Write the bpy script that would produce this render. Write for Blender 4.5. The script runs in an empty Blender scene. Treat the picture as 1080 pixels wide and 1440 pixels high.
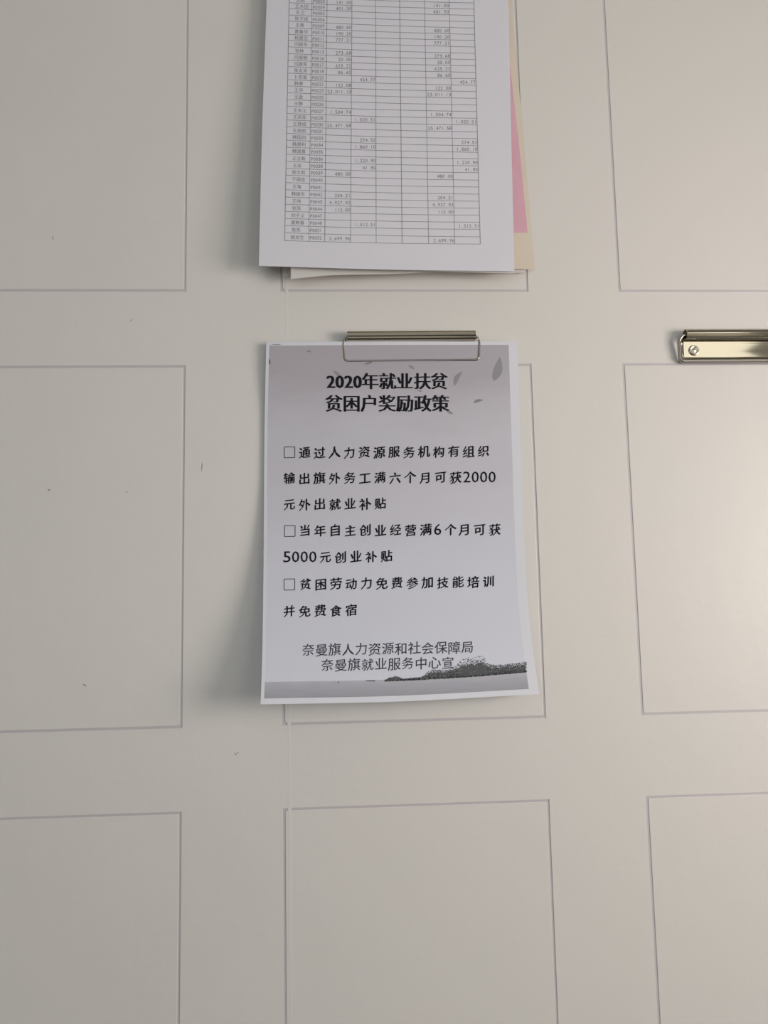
import bpy, bmesh, math, random
import numpy as np
from mathutils import Vector, Matrix
random.seed(7)
sc = bpy.context.scene
col = sc.collection

# ------------------------------------------------------------------ camera
F_PX, W_PX, H_PX, DIST, ZC = 1070.0, 1080, 1440, 0.62, 1.5
_a, _b, _c = (math.radians(v) for v in (-6.135, -2.924, -1.118))
def _rot(a, b, c):
    ca, sa, cb, sb, cc, sn = math.cos(a), math.sin(a), math.cos(b), math.sin(b), math.cos(c), math.sin(c)
    return (np.array([[cc, -sn, 0], [sn, cc, 0], [0, 0, 1]]) @ np.array([[1, 0, 0], [0, ca, -sa], [0, sa, ca]])
            @ np.array([[cb, 0, sb], [0, 1, 0], [-sb, 0, cb]]))
RC = _rot(_a, _b, _c)
TOW = np.array([[1, 0, 0], [0, 0, 1], [0, -1, 0]], float)      # survey axes (right, down, into wall) -> world
CAM = TOW @ (-RC.T @ np.array([0, 0, DIST])) + np.array([0, 0, ZC])
right, down, fwd = (TOW @ RC[i] for i in range(3))
cam = bpy.data.cameras.new('camera'); cam_o = bpy.data.objects.new('camera', cam); col.objects.link(cam_o)
M4 = Matrix.Identity(4)
for i in range(3):
    M4[i][0], M4[i][1], M4[i][2], M4[i][3] = right[i], -down[i], -fwd[i], CAM[i]
cam_o.matrix_world = M4
cam.sensor_fit = 'VERTICAL'; cam.sensor_height = 36; cam.sensor_width = 27
cam.lens = F_PX / H_PX * 36; cam.clip_start = 0.01
sc.camera = cam_o

def at(x, y, h=0.0):
    """a point of the photograph, on the plane h metres in front of the wall"""
    d = right * ((x - W_PX / 2) / F_PX) + down * ((y - H_PX / 2) / F_PX) + fwd
    t = (-h - CAM[1]) / d[1]
    return CAM + d * t

# ------------------------------------------------------------------ world and light
RX, RL, RY, CEIL = 0.98, -2.2, -3.9, 2.75
w = bpy.data.worlds.new('sky'); sc.world = w; w.use_nodes = True
w.node_tree.nodes['Background'].inputs[0].default_value = (0.75, 0.86, 1.0, 1)
w.node_tree.nodes['Background'].inputs[1].default_value = 0.12
WINS = [(-1.05, -0.33, 1.22, 1.76, 18.0, (1.0, 0.896, 0.826)), (-2.6, -1.19, 0.95, 2.35, 9, (1.0, 0.96, 0.84))]  # unseen windows: first matches the shadows, second added for the clip plate's reflection
FILL_WIN = (-2.0, 0.7, 0.6, 2.55, 24.0, (0.83, 0.895, 0.97))  # unseen front window, added as cool fill for the shadows
for i, (y0, y1, z0, z1, p, c) in enumerate(WINS):
    l = bpy.data.lights.new('window_light', 'AREA'); l.shape = 'RECTANGLE'
    l.size = z1 - z0; l.size_y = y1 - y0; l.energy = p; l.color = c
    o = bpy.data.objects.new('window_light', l); col.objects.link(o)
    o.location = (RX + 0.1, (y0 + y1) / 2, (z0 + z1) / 2); o.rotation_euler = (0, math.radians(90), 0)
x0, x1, z0, z1, p, c = FILL_WIN
l = bpy.data.lights.new('window_light', 'AREA'); l.shape = 'RECTANGLE'; l.size = x1 - x0; l.size_y = z1 - z0; l.energy = p; l.color = c
o = bpy.data.objects.new('window_light', l); col.objects.link(o)
o.location = ((x0 + x1) / 2, RY - 0.1, (z0 + z1) / 2); o.rotation_euler = (math.radians(90), 0, 0)
sc.view_settings.view_transform = 'Standard'; sc.view_settings.look = 'None'
sc.view_settings.gamma = 1; sc.view_settings.use_curve_mapping = False
sc.view_settings.exposure = 0.0

# ------------------------------------------------------------------ materials
def mat(name, c, rough=0.6, metal=0.0, spec=0.5):
    m = bpy.data.materials.new(name); m.use_nodes = True
    b = m.node_tree.nodes['Principled BSDF']
    b.inputs['Base Color'].default_value = (*c, 1); b.inputs['Roughness'].default_value = rough
    b.inputs['Metallic'].default_value = metal; b.inputs['Specular IOR Level'].default_value = spec
    return m
def nn(m, t, **kw):
    n = m.node_tree.nodes.new(t)
    for k, v in kw.items(): setattr(n, k, v)
    return n
def lk(m, a, b): m.node_tree.links.new(a, b)
def bsdf(m): return m.node_tree.nodes['Principled BSDF']
def add_bump(m, scale, dist, strength=1.0, detail=3.0):
    tc = nn(m, 'ShaderNodeTexCoord'); n = nn(m, 'ShaderNodeTexNoise'); n.inputs['Scale'].default_value = scale
    n.inputs['Detail'].default_value = detail
    b = nn(m, 'ShaderNodeBump'); b.inputs['Distance'].default_value = dist; b.inputs['Strength'].default_value = strength
    lk(m, tc.outputs['Object'], n.inputs['Vector']); lk(m, n.outputs['Fac'], b.inputs['Height'])
    lk(m, b.outputs['Normal'], bsdf(m).inputs['Normal'])
def add_mottle(m, c1, c2, scale, lo=0.35, hi=0.65, detail=4):
    tc = nn(m, 'ShaderNodeTexCoord'); n = nn(m, 'ShaderNodeTexNoise'); n.inputs['Scale'].default_value = scale
    n.inputs['Detail'].default_value = detail
    r = nn(m, 'ShaderNodeValToRGB'); r.color_ramp.elements[0].position = lo; r.color_ramp.elements[1].position = hi
    r.color_ramp.elements[0].color = (*c1, 1); r.color_ramp.elements[1].color = (*c2, 1)
    lk(m, tc.outputs['Object'], n.inputs['Vector']); lk(m, n.outputs['Fac'], r.inputs['Fac'])
    lk(m, r.outputs['Color'], bsdf(m).inputs['Base Color'])
WALLC = (0.72, 0.705, 0.67)
m_wall = mat('wall_laminate', WALLC, 0.38); add_bump(m_wall, 55, 0.0008, 0.42, 5.0)
add_mottle(m_wall, (0.712, 0.703, 0.664), (0.728, 0.707, 0.674), 7)
m_groove = mat('groove_grey', (0.56, 0.525, 0.545), 0.5)
m_bead = mat('seam_bead', (0.725, 0.71, 0.678), 0.45)
m_scuff = mat('scuff', (0.34, 0.33, 0.33), 0.7)
m_plaster = mat('room_plaster', (0.70, 0.68, 0.64), 0.7); add_mottle(m_plaster, (0.69, 0.67, 0.63), (0.72, 0.70, 0.66), 4)
m_ceil = mat('ceiling_paint', (0.72, 0.71, 0.69), 0.8); add_mottle(m_ceil, (0.71, 0.70, 0.68), (0.74, 0.73, 0.71), 4)
m_floor = mat('floor_tiles', (0.06, 0.05, 0.045), 0.5); add_mottle(m_floor, (0.045, 0.038, 0.034), (0.075, 0.062, 0.055), 6)
m_frame = mat('window_frame_paint', (0.6, 0.58, 0.55), 0.5)
m_metal = mat('nickel_plated_steel', (0.58, 0.53, 0.43), 0.07, 1.0); add_bump(m_metal, 60, 0.0002, 0.05)
m_metal2 = mat('nickel_wire', (0.42, 0.395, 0.36), 0.18, 1.0)
m_rivet = mat('rivet_steel', (0.62, 0.57, 0.47), 0.33, 1.0)
m_paper = mat('white_paper', (0.71, 0.715, 0.775), 0.75, spec=0.3); add_bump(m_paper, 18, 0.0015, 0.25)
m_under = mat('grey_white_paper', (0.66, 0.645, 0.62), 0.8, spec=0.3); add_bump(m_under, 25, 0.001, 0.2)
m_cream = mat('cream_paper', (0.71, 0.63, 0.525), 0.8, spec=0.3); add_mottle(m_cream, (0.70, 0.62, 0.515), (0.72, 0.65, 0.545), 40)
m_pink = mat('pink_ink', (0.68, 0.36, 0.43), 0.75, spec=0.3); add_mottle(m_pink, (0.70, 0.41, 0.49), (0.73, 0.47, 0.54), 30)
m_ink = mat('black_ink', (0.012, 0.012, 0.018), 0.8, spec=0.15)
m_ink2 = mat('grey_ink', (0.05, 0.05, 0.07), 0.8, spec=0.2)
m_ink3 = mat('toner_ink', (0.25, 0.25, 0.26), 0.7, spec=0.3)
m_line = mat('table_rule_ink', (0.23, 0.23, 0.24), 0.7, spec=0.3)
m_leaf = mat('printed_leaf_ink', (0.25, 0.25, 0.27), 0.75, spec=0.3)
m_leaf2 = mat('printed_leaf_pale_ink', (0.30, 0.295, 0.315), 0.75, spec=0.3)
m_tree = [mat('tree_ink_%s' % n, c, 0.75, spec=0.3) for n, c in
          (('dark', (0.03, 0.032, 0.035)), ('mid', (0.10, 0.105, 0.115)), ('pale', (0.23, 0.24, 0.26)))]

def poster_material():
    m = mat('poster_paper_with_print', (0.7, 0.7, 0.74), 0.75, spec=0.3)
    tc = nn(m, 'ShaderNodeTexCoord'); sp = nn(m, 'ShaderNodeSeparateXYZ'); lk(m, tc.outputs['UV'], sp.inputs[0])
    def math_(op, a, b=None):
        n = nn(m, 'ShaderNodeMath', operation=op)
        for i, v in enumerate((a, b)):
            if v is None: continue
            if isinstance(v, (int, float)): n.inputs[i].default_value = v
            else: lk(m, v, n.inputs[i])
        return n.outputs[0]
    U, V = sp.outputs['X'], sp.outputs['Y']           # V runs from 0 at the top to 1 at the bottom
    inside = math_('MULTIPLY', math_('MULTIPLY', math_('GREATER_THAN', U, 0.012), math_('LESS_THAN', U, 0.965)),
                   math_('MULTIPLY', math_('GREATER_THAN', V, 0.010), math_('LESS_THAN', V, 0.984)))
    mp = nn(m, 'ShaderNodeMapping'); mp.inputs['Scale'].default_value = (2.2, 9, 1); lk(m, tc.outputs['UV'], mp.inputs[0])
    nz = nn(m, 'ShaderNodeTexNoise'); nz.inputs['Scale'].default_value = 1.6; nz.inputs['Detail'].default_value = 6
    lk(m, mp.outputs[0], nz.inputs['Vector'])
    vv = math_('ADD', V, math_('MULTIPLY', math_('SUBTRACT', nz.outputs['Fac'], 0.5), 0.16))
    r = nn(m, 'ShaderNodeValToRGB'); cr = r.color_ramp
    stops = [(0.0, (0.44, 0.42, 0.465)), (0.09, (0.455, 0.435, 0.48)), (0.17, (0.53, 0.52, 0.57)), (0.26, (0.575, 0.58, 0.635)),
             (0.34, (0.58, 0.58, 0.64)), (0.48, (0.615, 0.62, 0.69)), (0.62, (0.645, 0.665, 0.75)), (1.0, (0.66, 0.69, 0.775))]
    while len(cr.elements) < len(stops): cr.elements.new(0.5)
    for e, (p, c) in zip(cr.elements, stops): e.position = p; e.color = (*c, 1)
    lk(m, vv, r.inputs['Fac'])
    # meadow strip at the foot
    nz2 = nn(m, 'ShaderNodeTexNoise'); nz2.inputs['Scale'].default_value = 3; nz2.inputs['Detail'].default_value = 5
    mp2 = nn(m, 'ShaderNodeMapping'); mp2.inputs['Scale'].default_value = (4, 60, 1)
    lk(m, tc.outputs['UV'], mp2.inputs[0]); lk(m, mp2.outputs[0], nz2.inputs['Vector'])
    v3 = math_('ADD', V, math_('MULTIPLY', math_('SUBTRACT', nz2.outputs['Fac'], 0.5), 0.03))
    r2 = nn(m, 'ShaderNodeValToRGB'); cr = r2.color_ramp
    st = [(0.935, (0.49, 0.50, 0.55)), (0.955, (0.41, 0.42, 0.475)), (0.985, (0.34, 0.35, 0.39))]
    while len(cr.elements) < 3: cr.elements.new(0.5)
    for e, (p, c) in zip(cr.elements, st): e.position = p; e.color = (*c, 1)
    lk(m, v3, r2.inputs['Fac'])
    def mix(f, a, b):
        n = nn(m, 'ShaderNodeMix', data_type='RGBA'); lk(m, f, n.inputs[0])
        for k, v in ((6, a), (7, b)):
            if isinstance(v, tuple): n.inputs[k].default_value = (*v, 1)
            else: lk(m, v, n.inputs[k])
        return n.outputs[2]
    c = mix(math_('GREATER_THAN', V, 0.9385), r.outputs[0], r2.outputs[0])
    c = mix(inside, (0.71, 0.73, 0.79), c)
    lk(m, c, bsdf(m).inputs['Base Color'])
    n = nn(m, 'ShaderNodeTexNoise'); n.inputs['Scale'].default_value = 16
    b = nn(m, 'ShaderNodeBump'); b.inputs['Distance'].default_value = 0.0015; b.inputs['Strength'].default_value = 0.2
    lk(m, tc.outputs['Object'], n.inputs['Vector']); lk(m, n.outputs['Fac'], b.inputs['Height']); lk(m, b.outputs[0], bsdf(m).inputs['Normal'])
    return m
m_poster = poster_material()

# ------------------------------------------------------------------ helpers
def mesh_obj(name, verts, faces, m, parent=None, smooth=False, mi=None):
    me = bpy.data.meshes.new(name); me.from_pydata([tuple(v) for v in verts], [], faces); me.update()
    for x in (m if isinstance(m, list) else [m]): me.materials.append(x)
    if mi: me.polygons.foreach_set('material_index', mi)
    if smooth: me.polygons.foreach_set('use_smooth', [True] * len(me.polygons))
    o = bpy.data.objects.new(name, me); col.objects.link(o)
    if parent: o.parent = parent
    return o
def tag(o, label=None, cat=None, group=None, kind=None):
    for k, v in (('label', label), ('category', cat), ('group', group), ('kind', kind)):
        if v: o[k] = v
    return o
def box_data(x0, x1, y0, y1, z0, z1):
    v = [(x, y, z) for x in (x0, x1) for y in (y0, y1) for z in (z0, z1)]
    f = [(0, 1, 3, 2), (4, 6, 7, 5), (0, 4, 5, 1), (2, 3, 7, 6), (0, 2, 6, 4), (1, 5, 7, 3)]
    return v, f
def box(name, x0, x1, y0, y1, z0, z1, m, parent=None):
    v, f = box_data(x0, x1, y0, y1, z0, z1); return mesh_obj(name, v, f, m, parent)

# ------------------------------------------------------------------ room shell
def struct(o): o['kind'] = 'structure'; return o
T = 0.12
PW, PH, GX, GZ = 0.2076, 0.2892, 0.0797, 0.0647
COLX = [-0.0822 + k * (PW + GX) for k in (-3, -2, -1, 0, 1, 2, 3)]
ROWZ = [ZC - (-0.1226 + k * (PH + GZ)) for k in (-2, -1, 0, 1, 2)]       # top edge of each row
LW, LD = 0.0020, 0.0004
# face of the wall with real openings for the inset panels
xs = sorted([RL, RX] + [x - LW / 2 for x in COLX] + [x + PW + LW / 2 for x in COLX])
zs = sorted([0, CEIL] + [z + LW / 2 for z in ROWZ] + [z - PH - LW / 2 for z in ROWZ])
def is_hole(xm, zm):
    return any(x < xm < x + PW for x in COLX) and any(z - PH < zm < z for z in ROWZ)
V, Fc = [], []
def quad(a, b, c, d): n = len(V); V.extend((a, b, c, d)); Fc.append((n, n + 1, n + 2, n + 3))
for i in range(len(xs) - 1):
    for j in range(len(zs) - 1):
        x0, x1, z0, z1 = xs[i], xs[i + 1], zs[j], zs[j + 1]
        if is_hole((x0 + x1) / 2, (z0 + z1) / 2):
            quad((x0, 0, z0), (x0, 0, z1), (x0, LD, z1), (x0, LD, z0)); quad((x1, 0, z0), (x1, LD, z0), (x1, LD, z1), (x1, 0, z1))
            quad((x0, 0, z0), (x0, LD, z0), (x1, LD, z0), (x1, 0, z0)); quad((x0, 0, z1), (x1, 0, z1), (x1, LD, z1), (x0, LD, z1))
        else:
            quad((x0, 0, z0), (x1, 0, z0), (x1, 0, z1), (x0, 0, z1))
bv, bf = box_data(RL, RX, LD + 0.002, T, 0, CEIL); n = len(V); V += bv; Fc += [tuple(i + n for i in f) for f in bf]
wall = struct(mesh_obj('wall_back', V, Fc, m_wall))
tag(box('groove_backing', RL, RX, LD, LD + 0.001, 0, CEIL, m_groove, wall))
def panel_mesh():
    w2, h2, r, n = PW / 2 - LW / 2, PH / 2 - LW / 2, 0.0012, 3
    def loop(ins, y):
        pts = []
        for cx, cz, a0 in ((w2 - r, h2 - r, 0), (-w2 + r, h2 - r, 90), (-w2 + r, -h2 + r, 180), (w2 - r, -h2 + r, 270)):
            for k in range(n + 1):
                a = math.radians(a0 + 90 * k / n); pts.append((cx + (r - ins) * math.cos(a), y, cz + (r - ins) * math.sin(a)))
        return pts
    a, b, c = loop(0.0003, 0.0), loop(0.0, 0.0001), loop(0.0, LD)
    N = len(a); vs = a + b + c; fs = [tuple(range(N))[::-1]]
    for q in (0, N):
        for k in range(N): fs.append((q + k, q + (k + 1) % N, q + N + (k + 1) % N, q + N + k))
    return vs, fs
pv, pf = panel_mesh()
p0 = None
for x in COLX:
    for z in ROWZ:
        if p0 is None: p = p0 = mesh_obj('panel', pv, pf, m_wall, wall)
        else: p = p0.copy(); col.objects.link(p)
        p.location = (x + PW / 2, 0, z - PH / 2)
# a faint filled joint between two boards, and small scuffs
jx = at(405, 740)[0]
v, f = [], []
for k in range(2):
    z = (0, CEIL)[k]; v += [(jx - 0.0014, 0, z), (jx - 0.0005, -0.00007, z), (jx + 0.0005, -0.00007, z), (jx + 0.0014, 0, z)]
f = [(i, i + 1, i + 5, i + 4) for i in range(3)]
mesh_obj('seam', v, f, m_bead, wall, smooth=True)
def scuff(x0, y0, x1, y1, wd):
    a, b = at(x0, y0), at(x1, y1); d = Vector(b - a); L = d.length; d.normalize(); nrm = Vector((d.z, 0, -d.x)) * wd / 2
    pts = []
    for s, k in ((0, 0), (.3, 1), (.75, .9), (1, 0)): pts.append((s, k))
    vs = [Vector(a) + d * L * s + nrm * k + Vector((0, -.0001, 0)) for s, k in pts] + [Vector(a) + d * L * s - nrm * k + Vector((0, -.0001, 0)) for s, k in pts[1:3][::-1]]
    tag(mesh_obj('scuff_mark', vs, [tuple(range(len(vs)))], m_scuff, wall))
for s in ((284.5, 649, 283.5, 664, .0007), (67, 688, 71, 690, .0014), (330, 1059, 333, 1062, .0010), (334, 1057, 335, 1060, .0008),
          (178, 690, 179, 693, .0008), (74, 331, 75, 338, .0007), (116, 962, 122, 965, .001), (183, 452, 186, 449, .0008)):
    scuff(*s)
struct(box('floor', RL, RX, RY, 0, -0.1, 0, m_floor))
struct(box('ceiling', RL, RX, RY, 0, CEIL, CEIL + 0.1, m_ceil))
struct(box('wall_left', RL - T, RL, RY, T, -0.1, CEIL + 0.1, m_plaster))
V, Fc = [], []
def addbox(*a):
    v, f = box_data(*a); n = len(V); V.extend(v); Fc.extend(tuple(i + n for i in q) for q in f)
fx0, fx1, fz0, fz1 = FILL_WIN[:4]
for a in ((RL, fx0, -0.1, CEIL + 0.1), (fx1, RX, -0.1, CEIL + 0.1), (fx0, fx1, -0.1, fz0), (fx0, fx1, fz1, CEIL + 0.1)):
    addbox(a[0], a[1], RY - T, RY, a[2], a[3])
struct(mesh_obj('wall_front', V, Fc, m_plaster))
V, Fc = [], []; t = 0.05
for a in ((fx0, fx0 + t, fz0, fz1), (fx1 - t, fx1, fz0, fz1), (fx0 + t, fx1 - t, fz0, fz0 + t), (fx0 + t, fx1 - t, fz1 - t, fz1)):
    addbox(a[0], a[1], RY - 0.07, RY - 0.02, a[2], a[3])
struct(mesh_obj('window_3', V, Fc, m_frame))  # frame around the added fill light
struct(box('trim_1', RL, RX, RY, RY + 0.02, 0, 0.5, m_floor))  # dark wainscot added so the clip rolls reflect something dark
struct(box('trim_2', RL, RL + 0.02, RY + 0.02, 0, 0, 0.95, m_floor))  # same added dark band, along the left wall
# right wall with two unseen window openings
V, Fc = [], []
ys = sorted([RY - T, T] + [q for w_ in WINS for q in w_[:2]])
for i in range(len(ys) - 1):
    hit = [w_ for w_ in WINS if abs(w_[0] - ys[i]) < 1e-6]
    if hit:
        addbox(RX, RX + T, ys[i], ys[i + 1], -0.1, hit[0][2]); addbox(RX, RX + T, ys[i], ys[i + 1], hit[0][3], CEIL + 0.1)
    else: addbox(RX, RX + T, ys[i], ys[i + 1], -0.1, CEIL + 0.1)
struct(mesh_obj('wall_right', V, Fc, m_plaster))
for k, (y0, y1, z0, z1, *_) in enumerate(WINS):
    V, Fc = [], []; t = 0.05
    for a in ((y0, y0 + t, z0, z1), (y1 - t, y1, z0, z1), (y0 + t, y1 - t, z0, z0 + t), (y0 + t, y1 - t, z1 - t, z1)):
        addbox(RX + 0.02, RX + 0.07, *a)
    struct(mesh_obj('window_%d' % (k + 1), V, Fc, m_frame))  # second frame belongs to the window added for the reflection

# ------------------------------------------------------------------ sheets of paper
def lerp_pts(pts):
    X = [p[0] for p in pts]; Y = [p[1] for p in pts]
    # smooth monotone-ish interpolation
    def f(t):
        if t <= X[0]: i = 0
        elif t >= X[-1]: i = len(X) - 2
        else: i = next(k for k in range(len(X) - 1) if X[k] <= t <= X[k + 1])
        def sl(k):
            if k == 0: return (Y[1] - Y[0]) / (X[1] - X[0])
            if k == len(X) - 1: return (Y[-1] - Y[-2]) / (X[-1] - X[-2])
            return (Y[k + 1] - Y[k - 1]) / (X[k + 1] - X[k - 1])
        h = X[i + 1] - X[i]; s = (t - X[i]) / h
        if s < 0: return Y[i] + sl(0) * (t - X[0])
        if s > 1: return Y[-1] + sl(len(X) - 1) * (t - X[-1])
        return ((2*s**3 - 3*s*s + 1) * Y[i] + (s**3 - 2*s*s + s) * h * sl(i) + (-2*s**3 + 3*s*s) * Y[i+1] + (s**3 - s*s) * h * sl(i+1))
    return f
THK = 0.00018
def sheet(name, left, right_, top, bottom, h, m, nu=28, nv=44, parent=None, thick=THK):
    """left/right_: (y, x) lists; top/bottom: (x, y) lists; h(x, y) the sheet's distance from the wall"""
    L, R, Tp, B = (lerp_pts(p) for p in (left, right_, top, bottom))
    g, uv = [], []
    for j in range(nv + 1):
        for i in range(nu + 1):
            u, v = i / nu, j / nv
            x = L(top[0][1] + (bottom[0][1] - top[0][1]) * v) * (1 - u) + R(top[-1][1] + (bottom[-1][1] - top[-1][1]) * v) * u
            y = Tp(x) * (1 - v) + B(x) * v
            g.append(at(x, y, h(x, y))); uv.append((u, v))
    N = len(g); W = nu + 1
    vs = g + [q + np.array([0, thick, 0]) for q in g]
    fs = [(j*W+i, (j+1)*W+i, (j+1)*W+i+1, j*W+i+1) for j in range(nv) for i in range(nu)]
    fs += [tuple(N + k for k in q[::-1]) for q in fs]
    rim = [i for i in range(nu)] + [j*W+nu for j in range(nv)] + [nv*W+i for i in range(nu, 0, -1)] + [j*W for j in range(nv, 0, -1)]
    nf = len(fs)
    for a, b in zip(rim, rim[1:] + rim[:1]): fs.append((a, b, b + N, a + N))
    o = mesh_obj(name, vs, fs, m, parent)
    me = o.data; sm = [True] * nf + [False] * (len(fs) - nf); me.polygons.foreach_set('use_smooth', sm)
    ul = me.uv_layers.new(name='UVMap')
    for lp in me.loops: ul.data[lp.index].uv = uv[lp.vertex_index % N]
    try:
        me.set_sharp_from_angle(angle=math.radians(40))
    except Exception: pass
    return o

# ---- glyph outlines from the built-in font
GL = {}
def glyph(ch):
    if ch in GL: return GL[ch]
    cu = bpy.data.curves.new('g', 'FONT'); cu.body = ch; cu.size = 1; cu.resolution_u = 2; cu.fill_mode = 'FRONT'
    o = bpy.data.objects.new('g', cu); col.objects.link(o)
    dg = bpy.context.evaluated_depsgraph_get(); dg.update()
    me = bpy.data.meshes.new_from_object(o.evaluated_get(dg))
    v = np.array([(p.co.x, p.co.y) for p in me.vertices]) if len(me.vertices) else np.zeros((0, 2))
    f = [tuple(p.vertices) for p in me.polygons]
    bpy.data.objects.remove(o); bpy.data.curves.remove(cu); bpy.data.meshes.remove(me)
    GL[ch] = (v, f); return GL[ch]
REF = glyph('国')[0]
RC_ = (REF.max(0) + REF.min(0)) / 2; RS_ = (REF.max(0) - REF.min(0)).max()
DG = glyph('0')[0]; DC_Y = (DG[:, 1].max() + DG[:, 1].min()) / 2; DH = DG[:, 1].max() - DG[:, 1].min()

class Ink:
    """flat print laid on a sheet; glyph coordinates are photograph points, y down"""
    def __init__(s, h, lift=0.00010): s.h, s.lift, s.v, s.f, s.mi = h, lift, [], [], []
    def poly(s, pts, faces, layer=0, mi=0):
        n = len(s.v)
        for x, y in pts: s.v.append(at(x, y, s.h(x, y) + s.lift + layer * 0.000004))
        for f in faces: s.f.append(tuple(n + i for i in f)); s.mi.append(mi)
    def cjk(s, ch, cx, cy, size, pen=(), slope=0.0, wx=1.0):
        v, f = glyph(ch)
        if not len(v): return
        k = size / RS_
        for li, (dx, dy) in enumerate(pen or ((0, 0),)):
            q = v - RC_
            s.poly([(cx + q[i, 0]*k*wx + dx, cy - q[i, 1]*k - (q[i, 0]*k) * slope + dy) for i in range(len(q))], f, li)
    def digits(s, txt, x0, x1, cy, hh, pen=(), slope=0.0):
        adv = (x1 - x0) / len(txt)
        for n, ch in enumerate(txt):
            v, f = glyph(ch); k = hh / DH
            if not len(v): continue
            w_ = v[:, 0].max() - v[:, 0].min(); c = (v[:, 0].max() + v[:, 0].min()) / 2
            kx = min(k, adv * 0.86 / w_) if ch not in '.,1' else k * 0.9
            if ch.isdigit() and ch != '1': kx = adv * 0.84 / w_
            cx = x0 + adv * (n + 0.5)
            for li, (dx, dy) in enumerate(pen or ((0, 0),)):
                s.poly([(cx + (v[i, 0] - c) * kx + dx, cy - (v[i, 1] - DC_Y) * k + dy - (cx - x0) * slope) for i in range(len(v))], f, li)
    def strip(s, p, q, wd, n=1):
        d = np.subtract(q, p); L = np.hypot(*d); nr = np.array([-d[1], d[0]]) / L * wd / 2
        for k in range(n):
            a = np.add(p, d * k / n); b = np.add(p, d * (k + 1) / n)
            s.poly([a + nr, b + nr, b - nr, a - nr], [(0, 1, 2, 3)])
    def build(s, name, m, parent):
        o = mesh_obj(name, s.v, s.f, m, parent, mi=s.mi if isinstance(m, list) else None); o['kind'] = 'stuff'; return o

# ------------------------------------------------------------------ poster
def h_poster(x, y):
    t = max(0.0, (y - 640) / 350.0); u = (x - 370) / 380.0
    top = max(0.0, (560 - y) / 80.0)
    near = max(0.0, min(1.0, (600 - y) / 110.0))
    return 0.0026 + 0.0026 * near * near * (3 - 2 * near) + (0.034 - 0.019 * u) * t ** 2.0 + 0.0012 * math.sin(u * 3.1) * (1 - min(t, 1)) + 0.0008 * top * max(0, 0.3 - u)
poster = sheet('poster', [(481, 374.5), (600, 372), (750, 371), (850, 370), (940, 368.3), (990.5, 366.5)],
               [(480, 727.5), (661, 733.6), (775, 738), (852, 742.7), (928, 751.5), (976, 758.5)],
               [(374, 481), (550, 480), (728, 480)], [(366.5, 990.5), (560, 986.5), (758.5, 976)], h_poster, m_poster)
tag(poster, 'white paper notice with grey sky print and black text held under the metal clip', 'poster')

def pen_x(w_, n): return [(-w_/2 + w_*k/(n-1), 0) for k in range(n)]
def pen_d(w_, n, a=38):
    c, s_ = math.cos(math.radians(a)), -math.sin(math.radians(a))
    return [((-w_/2 + w_*k/(n-1))*c, (-w_/2 + w_*k/(n-1))*s_) for k in range(n)]
# heading: heavy uprights, thinner horizontals
i1 = Ink(h_poster); P = pen_x(1.8, 5)
i1.digits('2020', 459, 509, 537, 17.5, pen_x(2.2, 6))
for ch, cx in zip('年就业扶贫', (520.5, 545, 569, 594, 617.5)): i1.cjk(ch, cx, 536.5, 21.5, P)
i1.build('heading_line', m_ink, poster)
i2 = Ink(h_poster)
for k, ch in enumerate('贫困户奖励政策'): i2.cjk(ch, 469.5 + k * 25.0, 567.8, 22, P)
i2.build('heading_line', m_ink, poster)
# body: brush script, rising to the right
BP = pen_d(1.15, 4)
def row(txt, x0, x1, y0, y1, size=15, pen=BP, m=m_ink, name='text_line', slope=0.12, extra=None):
    k = Ink(h_poster); n = len(txt)
    for i, ch in enumerate(txt):
        t = i / (n - 1); k.cjk(ch, x0 + (x1 - x0) * t, y0 + (y1 - y0) * t + (0.5 if i % 2 else -0.3), size * (0.97 + 0.06 * ((i * 7) % 3) / 2), pen, slope)
    if extra: extra(k)
    return k.build(name, m, poster)
def box_mark(x0, y0, x1, y1):
    k = Ink(h_poster); c = [(x0, y0), (x1, y0 - .3), (x1, y1 - .3), (x0, y1)]
    for a, b in zip(c, c[1:] + c[:1]): k.strip(a, b, 0.95)
    k.build('checkbox_mark', m_ink, poster)
DP = pen_d(0.5, 2)
row('通过人力资源服务机构有组织', 428.5, 680, 637, 635)
box_mark(399.8, 628.5, 414.6, 643.7)
row('输出旗外务工满六个月可获', 406.8, 640.7, 673, 671.5, extra=lambda k: k.digits('2000', 650.5, 698, 670.8, 15.5, DP))
row('元外出就业补贴', 407, 535, 710, 708.5)
row('当年自主创业经营满', 428.8, 598.8, 746.5, 745.5,
    extra=lambda k: (k.digits('6', 609.5, 621.5, 744.5, 15.5, DP),
                     [k.cjk(c, x, 745.2, 15, BP, .12) for c, x in zip('个月可获', (633.8, 653.3, 674.4, 695.8))]))
box_mark(400, 739.3, 415, 754.5)
row('元创业补贴', 457.5, 543.7, 784, 782.5, extra=lambda k: k.digits('5000', 397.5, 446, 783, 15.5, DP))
row('贫困劳动力免费参加技能培训', 429.7, 687, 822, 818.3)
box_mark(399.5, 814.3, 414.5, 829.8)
row('并免费食宿', 406.8, 494, 860, 858.5)
SP = pen_d(0.35, 2)
row('奈曼旗人力资源和社会保障局', 433.6, 657.4, 914.3, 910.6, 16, SP, m_ink2, 'signature_line', .10)
row('奈曼旗就业服务中心宣', 460.4, 629.9, 935.7, 932, 16, SP, m_ink2, 'signature_line', .10)
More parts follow.
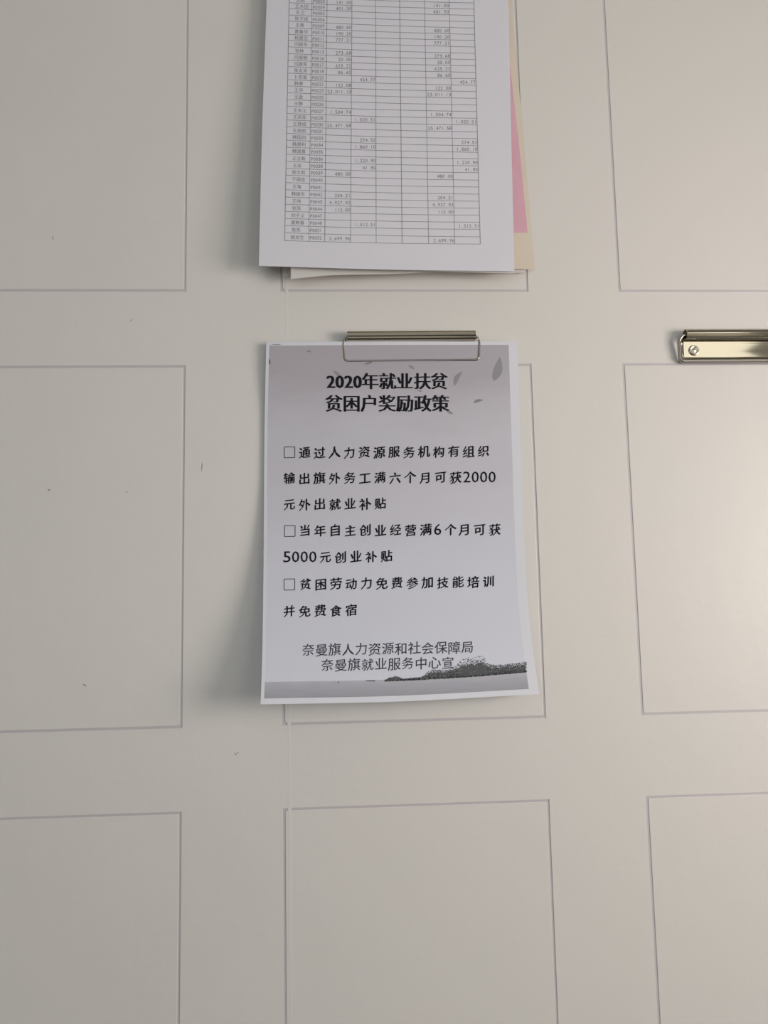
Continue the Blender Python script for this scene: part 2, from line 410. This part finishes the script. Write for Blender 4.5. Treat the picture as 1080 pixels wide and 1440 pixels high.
# drifting leaves of the printed picture
def leaf(x0, y0, x1, y1, wd, m, bend=0.0):
    k = Ink(h_poster, 0.00006); d = np.array([x1 - x0, y1 - y0]); L = np.hypot(*d); nr = np.array([-d[1], d[0]]) / L
    A = []; B = []
    for i in range(9):
        t = i / 8; c = np.array([x0, y0]) + d * t + nr * bend * math.sin(math.pi * t); r = wd / 2 * math.sin(math.pi * t) ** .8 * (0.75 + .5 * t)
        A.append(c + nr * r); B.append(c - nr * r)
    k.poly(A + B[::-1], [(i, i + 1, 16 - i, 17 - i) for i in range(8)])
    k.build('printed_leaf', m, poster)
leaf(703, 502, 694, 536, 12.5, m_leaf2, -2); leaf(651, 522, 639, 543, 7, m_leaf2, 3); leaf(680, 562.5, 665, 566.5, 4, m_leaf, 1.2)
leaf(468, 521, 480, 530, 4.5, m_leaf2); leaf(512, 512.5, 524, 509, 3, m_leaf); leaf(574, 513, 583, 519, 3.5, m_leaf2)
leaf(627, 577, 637, 582, 4, m_leaf2); leaf(430, 493.5, 438, 494.5, 3.0, m_leaf2); leaf(378.8, 504, 379.5, 513, 2.0, m_tree[1]); leaf(586, 549, 594, 550, 2.5, m_leaf2)
leaf(380, 484.8, 396, 484.5, 1.2, m_leaf2)
# the printed tree line, hundreds of flecks of toner along the meadow's edge
tr = Ink(h_poster, 0.00007)
prof = lerp_pts([(540, 0), (546, 4), (558, 6.5), (566, 2.5), (580, 3), (594, 4.5), (604, 12), (615, 13.5), (632, 13), (642, 19), (650, 26),
                 (660, 27), (668, 26), (673, 30), (680, 29), (686, 19), (692, 15), (702, 14), (712, 13.5), (724, 14), (730, 14), (736, 16), (740, 15)])
base = lerp_pts([(540, 958), (600, 955.5), (660, 952), (740, 945.5)])
rnd = random.Random(3)
def fleck(x, y, r, mi, ly):
    n = 6; a0 = rnd.random() * 6
    tr.poly([(x + r * rnd.uniform(.6, 1.2) * math.cos(a0 + 2*math.pi*k/n), y + r * rnd.uniform(.5, 1.1) * math.sin(a0 + 2*math.pi*k/n)) for k in range(n)],
            [tuple(range(n))], ly, mi)
X_ = [541 + 3 * k for k in range(67)]
for a_, b_ in zip(X_, X_[1:]):
    k_ = 0.70 if 640 < a_ < 690 else 0.72
    tr.poly([(a_, base(a_)), (b_, base(b_)), (b_, base(b_) - prof(b_) * k_ * rnd.uniform(.85, 1)), (a_, base(a_) - prof(a_) * k_ * rnd.uniform(.85, 1))], [(0, 1, 2, 3)], 0, 1)
for q in range(5600):
    x = rnd.uniform(541, 740.5); hgt = prof(x)
    if hgt <= 0.6: continue
    t = rnd.random() ** 1.25; y = base(x) - hgt * t * rnd.uniform(.9, 1.03)
    dens = 0.95 if (x < 600 or x > 688) else (0.9 - 0.35 * t)
    if rnd.random() > dens: continue
    mi = rnd.choices((0, 1, 2), (0.55, 0.35, 0.10) if t < .25 else ((0.30, 0.28, 0.42) if 640 < x < 688 else (0.30, 0.48, 0.22)))[0]
    fleck(x, y, rnd.uniform(0.35, 0.95), mi, q % 5)
for x in np.arange(594, 740.2, 0.9): fleck(x, base(x) - 1.0, 1.1, 0 if x > 640 else 1, 2)
fleck(476, 959.5, 1.6, 2, 0); fleck(469, 959.8, 1.1, 2, 0)
for x in np.arange(515, 528, 1): fleck(x, 957.3, 1.0, 1, 1)
for x in np.arange(542, 568, .8): fleck(x, 956.5, 1.3, 0, 1)
tr.build('printed_tree_line', m_tree, poster)

# ------------------------------------------------------------------ stack of sheets above
def h_front(x, y):
    t = max(0.0, (y + 100) / 480.0); u = (x - 364) / 360.0
    return 0.0095 + (0.0125 - 0.005 * u) * t ** 1.3 + 0.002 * math.sin(math.pi * min(max(u, 0), 1)) * (1 - t) * 0.6
ledger = sheet('ledger_sheet', [(-96, 377), (0, 375), (187, 368.5), (374, 364)], [(-96, 711), (0, 714.8), (190, 719), (382, 723.6)],
               [(377, -96), (540, -95), (711, -94)], [(364, 373.8), (540, 379), (724, 381.5)], h_front, m_paper)
tag(ledger, 'white sheet printed with a ruled table of names and amounts, front of the upper stack', 'paper')
LY = [338.3,327.3,317.2,307.2,297.2,287.2,277,266.8,256.7,246.2,236.7,227,216.7,207,197,187.5,178,168.7,159.5,149.5,140,130.3,120.8,112,102.8,93.5,84.7,75.3,65.8,56.7,48.3,39,29.7,21,12,3.8]
RYs = [343.2,333,322.5,312.5,302.7,292.8,283,273,263,253.3,242.8,233.3,223.3,214.2,205,195,185.5,175.8,166.3,156.8,147.5,138.3,128.8,120,110.7,101.7,92.5,83.7,75,66,56.8,48.3,39.5,30.5,21.7,12.8]
for k in range(7): LY.append(LY[-1] - 8.6); RYs.append(RYs[-1] - 8.6)
ctop = [406.7, 438.7, 460, 495, 528.3, 562, 597, 631.7, 666.3]; cbot = [400.3, 434.2, 456.7, 493, 529, 565.5, 602.8, 639.5, 675.4]
def cx_at(c, y):
    s = y / 340.0; return ctop[c] + (cbot[c] - ctop[c]) * s
def ly_at(k, x):
    s = (x - cx_at(0, LY[k])) / (cx_at(8, LY[k]) - cx_at(0, LY[k])); return LY[k] * (1 - s) + RYs[k] * s + 1.0 * math.sin(math.pi * s)
g = Ink(h_front)
for k in range(len(LY)):
    X = [cx_at(0, LY[k]) + (cx_at(8, RYs[k]) - cx_at(0, LY[k])) * i / 12 for i in range(13)]
    for a, b in zip(X, X[1:]): g.strip((a, ly_at(k, a)), (b, ly_at(k, b)), 0.62)
for c in range(9):
    ks = range(len(LY) - 1)
    for k in ks:
        xa, xb = cx_at(c, ly_at(k, cx_at(c, LY[k]))), cx_at(c, ly_at(k + 1, cx_at(c, LY[k + 1])))
        g.strip((xa, ly_at(k, xa)), (xb, ly_at(k + 1, xb)), 0.75 if c in (0, 2, 5, 8) else 0.6)
g.build('table_rules', m_line, ledger)
rows = [('姚龙生','P0052','2,699.96',''),('张亮','P0051','',''),('夏树春','P0048','','1,512.51'),('刘子义','P0047','',''),('张凤','P0044','112.00',''),
 ('王伟','P0043','4,927.92',''),('韩振东','P0042','204.21',''),('王海','P0041','',''),('于国忠','P0040','',''),('张文和','P0039','480.00',''),
 ('王友','P0038','','41.90'),('王立新','P0036','','1,220.90'),('韩国喜','P0035','',''),('韩景利','P0034','','1,860.10'),('韩国田','P0033','','274.52'),
 ('王丽权','P0031','',''),('王铁成','P0030','25,471.58',''),('王凤军','P0028','','1,020.51'),('王水江','P0027','1,504.74',''),('王静','P0026','',''),
 ('王金','P0025','',''),('王华','P0023','23,011.13',''),('韩春','P0021','122.08',''),('卜范富','P0020','','454.77'),('张太河','P0018','86.60',''),
 ('闫振军','P0017','625.22',''),('闫振明','P0016','20.00',''),('张林','P0013','273.68',''),('闫振东','P0012','',''),('杨景志','P0011','777.21',''),
 ('黄春华','P0010','190.20',''),('王勇','P0009','480.60',''),('陈子成','P0006','',''),('王卫','P0005','',''),('王木田','P0004','401.50',''),
 ('王刚','P0003','141.00','')]
for k, (nm, code, a, b) in enumerate(rows):
    t = Ink(h_front, 0.00011)
    def yc(x): return (ly_at(k, x) + ly_at(k + 1, x)) / 2
    xl = cx_at(0, LY[k])
    for i, ch in enumerate(nm):
        x = xl + 11.5 + i * 6.4 + (0 if len(nm) == 3 else 1); t.cjk(ch, x, yc(x) + .3, 5.6, slope=-.03)
    x = cx_at(1, LY[k]) + 1.4; t.digits(code, x, x + 17, yc(x + 8) + .4, 4.9)
    for c, s in ((3, a), (7, a), (4, b), (8, b)):
        if s:
            x1 = cx_at(c, LY[k]) - 0.4; x0 = x1 - 3.75 * len(s); t.digits(s, x0, x1, yc((x0 + x1) / 2) + .5, 4.9)
    t.build('table_row_print', m_ink3, ledger)

def hs(b0, b1, c0=0.0):
    return lambda x, y: b0 + (b1 - b0) * max(0, (y + 100) / 480.0) ** 1.3
second = sheet('paper_sheet', [(-94, 380), (372, 372)], [(-94, 712), (384.5, 723.2)], [(380, -94), (712, -93)],
               [(372, 371), (470, 376.5), (560, 379.8), (723, 384.6)], lambda x, y: h_front(x, y) - 0.0022, m_under, 16, 24)
tag(second, 'white sheet directly behind the ledger sheet, its lower edge a thin pale line', 'paper')
def h_curl(x, y):
    t = max(0, (y + 100) / 480.0); u = max(0.0, (560 - x) / 150.0)
    return 0.0064 + 0.0064 * t + 0.0028 * u * u * t * t
curl = sheet('paper_sheet', [(-92, 404), (392.5, 409)], [(-92, 711), (382, 722)], [(404, -92), (711, -91)],
             [(409, 392.5), (440, 389.3), (465, 387), (500, 386.3), (560, 385), (620, 382), (722, 380)], h_curl, m_under, 24, 24)
tag(curl, 'off-white sheet with a curled lower left corner hanging below the ledger sheet', 'paper')
def h_third(x, y):
    t = max(0, (y + 100) / 480.0); u = max(0.0, (452 - x) / 54.0)
    return 0.0022 + 0.0014 * t + 0.0055 * u * u * t * t
third = sheet('paper_sheet', [(-90, 393), (388.5, 397.5)], [(-90, 716), (383.5, 738)], [(393, -90), (716, -89)],
              [(397.5, 388.5), (430, 386), (738, 383.5)], h_third, m_under, 16, 24)
tag(third, 'grey-white sheet behind the curled one, corner showing at its left', 'paper')
cream = sheet('paper_sheet', [(-98, 455), (374, 475)], [(-98, 710), (130, 730.5), (378, 752)], [(455, -98), (710, -97)],
              [(475, 374), (752, 378.6)], hs(0.0042, 0.0058), m_cream, 16, 24)
tag(cream, 'cream sheet with a pink block, edge showing right of the ledger sheet', 'paper')
h_c = hs(0.0042, 0.0058)
pk = sheet('pink_block', [(-60, 600), (327, 620)], [(-60, 701), (95, 717.5), (200, 729.5), (327, 742)], [(600, -60), (701, -60)], [(620, 326), (742, 327.3)],
           lambda x, y: h_c(x, y) + 0.00012, m_pink, 6, 20, cream, 0.00005)
tag(pk, 'pink printed block')

# ------------------------------------------------------------------ metal clips
def sweep_profile(prof, x0, x1, nx=2):
    """extrude a closed (depth, z) profile along x; depth is measured out from the wall"""
    N = len(prof); vs = []; fs = []
    for i in range(nx):
        x = x0 + (x1 - x0) * i / (nx - 1)
        vs += [(x, -d, z) for d, z in prof]
    for i in range(nx - 1):
        for k in range(N): fs.append((i*N + k, i*N + (k+1) % N, (i+1)*N + (k+1) % N, (i+1)*N + k))
    fs += [tuple(range(N))[::-1], tuple((nx-1)*N + k for k in range(N))]
    return vs, fs
def thicken(line, t):
    """closed outline of a bent sheet of thickness t following an open (d, z) line"""
    out1, out2 = [], []
    for i, p in enumerate(line):
        a = line[max(i-1, 0)]; b = line[min(i+1, len(line)-1)]; dx, dz = b[0]-a[0], b[1]-a[1]; L = math.hypot(dx, dz) or 1
        n = (-dz / L * t / 2, dx / L * t / 2); out1.append((p[0]+n[0], p[1]+n[1])); out2.append((p[0]-n[0], p[1]-n[1]))
    return out1 + out2[::-1]
def strip_mesh(line, t, x0, x1):
    """same as thicken+sweep but with quads on the two ends (concave sheet outline)"""
    o = thicken(line, t); N = len(o); n = len(line); vs = []; fs = []
    for x in (x0, x1): vs += [(x, -d, z) for d, z in o]
    for k in range(N): fs.append((k, (k+1) % N, N + (k+1) % N, N + k))
    for k in range(n-1):
        fs.append((k, k+1, N-2-k, N-1-k)); fs.append(tuple(N + q for q in (N-1-k, N-2-k, k+1, k)))
    return vs, fs
mm = 0.001
def fillet(pts, r, n=5):
    out = [Vector(pts[0])]
    for i in range(1, len(pts)-1):
        a, b, c = Vector(pts[i-1]), Vector(pts[i]), Vector(pts[i+1]); u, v = (a-b), (c-b)
        q = min(r, u.length*.45, v.length*.45); p0 = b + u.normalized()*q; p1 = b + v.normalized()*q
        for k in range(n+1):
            t = k/n; out.append(p0*(1-t)**2 + b*2*t*(1-t) + p1*t*t)
    out.append(Vector(pts[-1])); return out
def wire(pts, r_in, r_d):
    """bent wire; r_in half-thickness in the wall's plane, r_d half-depth"""
    n = 10; vs = []; fs = []
    for i, p in enumerate(pts):
        a = pts[max(i-1, 0)]; b = pts[min(i+1, len(pts)-1)]; t = (b-a).normalized()
        y = Vector((0, 1, 0)); s = t.cross(y).normalized(); d = s.cross(t).normalized()
        for k in range(n):
            an = 2*math.pi*k/n; vs.append(p + s*math.cos(an)*r_in + d*math.sin(an)*r_d)
    for i in range(len(pts)-1):
        for k in range(n): fs.append((i*n+k, i*n+(k+1)%n, (i+1)*n+(k+1)%n, (i+1)*n+k))
    fs += [tuple(range(n))[::-1], tuple((len(pts)-1)*n+k for k in range(n))]
    return vs, fs
def rivet_data():
    prof = [(0, 1.2), (1.3, 1.25), (1.9, 0.7), (2.6, 0.75), (3.3, 1.7), (4.0, 1.5), (4.5, 0.4), (4.6, 0.0)]
    n = 24; vs = []; fs = []
    for r, d in prof[1:]:
        for k in range(n): vs.append((r*mm*math.cos(2*math.pi*k/n), -d*mm, r*mm*math.sin(2*math.pi*k/n)))
    vs.append((0, -prof[0][1]*mm, 0)); c = len(vs)-1
    for j in range(len(prof)-2):
        for k in range(n): fs.append((j*n+k, j*n+(k+1)%n, (j+1)*n+(k+1)%n, (j+1)*n+k))
    for k in range(n): fs.append((c, (k+1)%n, k))
    return vs, fs
def clip(origin, tilt, label, lever, L=107*mm):
    """origin: upper left end of the roll, on the wall plane"""
    e = bpy.data.objects.new('board_clip', None); col.objects.link(e); e.empty_display_size = .02
    e.location = origin; e.rotation_euler = (0, tilt, 0)
    tag(e, label, 'clip', None)
    R, cd, cz = 4.2, 5.6, -4.2
    def rr(a): return R - (0.75 if -24 <= a <= -16 else (0.25 if -32 <= a <= -8 else 0))
    arc = [(cd + rr(a)*math.cos(math.radians(a)), cz + rr(a)*math.sin(math.radians(a))) for a in list(range(-75, -33, 10)) + [-30, -24, -18, -12, -6] + list(range(2, 246, 10))]
    vs, fs = strip_mesh([(a*mm, b*mm) for a, b in arc], 0.7*mm, 0, L); mesh_obj('roll', vs, fs, m_metal, e, smooth=False)
    o = e.children[-1] if e.children else None
    pl = [(1.6, -4.0), (1.9, -7.6), (2.6, -8.6), (3.0, -10.2), (2.5, -11.0), (2.35, -12.0), (2.3, -18), (2.35, -22.0), (2.2, -23.0), (1.5, -24.0), (0.45, -24.4)]
    vs, fs = strip_mesh([(a*mm, b*mm) for a, b in pl], 0.6*mm, -0.6*mm, L + 0.6*mm); mesh_obj('base_plate', vs, fs, m_metal, e)
    fl = [(0.4, -8.5), (1.9, -8.5), (1.9, -23.0), (0.4, -23.4)]
    for s in (-1, 1):
        x = -1.5*mm if s < 0 else L + 1.5*mm
        pts = fillet([(x - s*-0.2*mm, -1.9*mm, -9*mm), (x, -1.2*mm, -12*mm), (x, -1.2*mm, -21*mm), (x - s*2.5*mm, -1.2*mm, -24.2*mm)], 2*mm)
        vs, fs = wire(pts, 0.8*mm, 0.8*mm); mesh_obj('side_flange', vs, fs, m_metal, e, smooth=True)
    for s in (8.0*mm, L - 8.0*mm):
        vs, fs = rivet_data(); r = mesh_obj('rivet', vs, fs, m_rivet, e, smooth=True); r.location = (s, -2.6*mm, -17.2*mm)
    vs, fs = wire(fillet([Vector(p)*mm for p in lever['pts']], 3.2*mm), lever['r']*mm, lever['d']*mm); mesh_obj('wire_lever', vs, fs, m_metal2, e, smooth=True)
    return e
for m_ in (m_metal, m_metal2): pass
a = at(488, 464.2, 0.0098); b = at(669, 463.0, 0.0098); L1 = float(np.linalg.norm(b - a))
def lever_pts(L, dz, d_low, d_top=5.4, ex=3.4):
    return [(2.0, -d_top, -4.2), (-1.2, -d_top, -4.6), (-ex, -(d_top*.7 + d_low*.3), -9), (-ex + .9, -d_low, -dz), (L/2, -d_low, -dz), (L + ex - .9, -d_low, -dz), (L + ex, -(d_top*.7 + d_low*.3), -9), (L + 1.2, -d_top, -4.6), (L - 2, -d_top, -4.2)]
Lmm = L1 * 1000
c1 = clip((a[0], 0, a[2]), math.atan2(a[2] - b[2], b[0] - a[0]), 'nickel clip with a wire lever folded down over the top of the printed notice',
          dict(pts=lever_pts(Lmm, 24.8, 5.6), r=1.0, d=1.1), L1)
a2 = at(966, 461.2, 0.0098)
c2 = clip((a2[0], 0, a2[2]), 0.0, 'empty nickel clip with round rivet and bright plate at the right edge, holding no paper',
          dict(pts=lever_pts(Lmm, 27.4, 2.7, ex=5.4), r=1.0, d=2.4), L1)
a3 = at(470, -112, 0.0098)
c3 = clip((a3[0], 0, a3[2]), 0.0, 'nickel clip gripping the top of the upper stack of sheets, above the frame', dict(pts=lever_pts(Lmm, 24.8, 12.5), r=0.85, d=0.95), L1)
for o in bpy.data.objects:
    if o.type == 'MESH' and o.name.startswith('roll'):
        o.data.polygons.foreach_set('use_smooth', [True]*len(o.data.polygons)); o.data.set_sharp_from_angle(angle=math.radians(35))
    if o.type == 'MESH' and o.name.startswith('base_plate'):
        o.data.polygons.foreach_set('use_smooth', [True]*len(o.data.polygons)); o.data.set_sharp_from_angle(angle=math.radians(50))
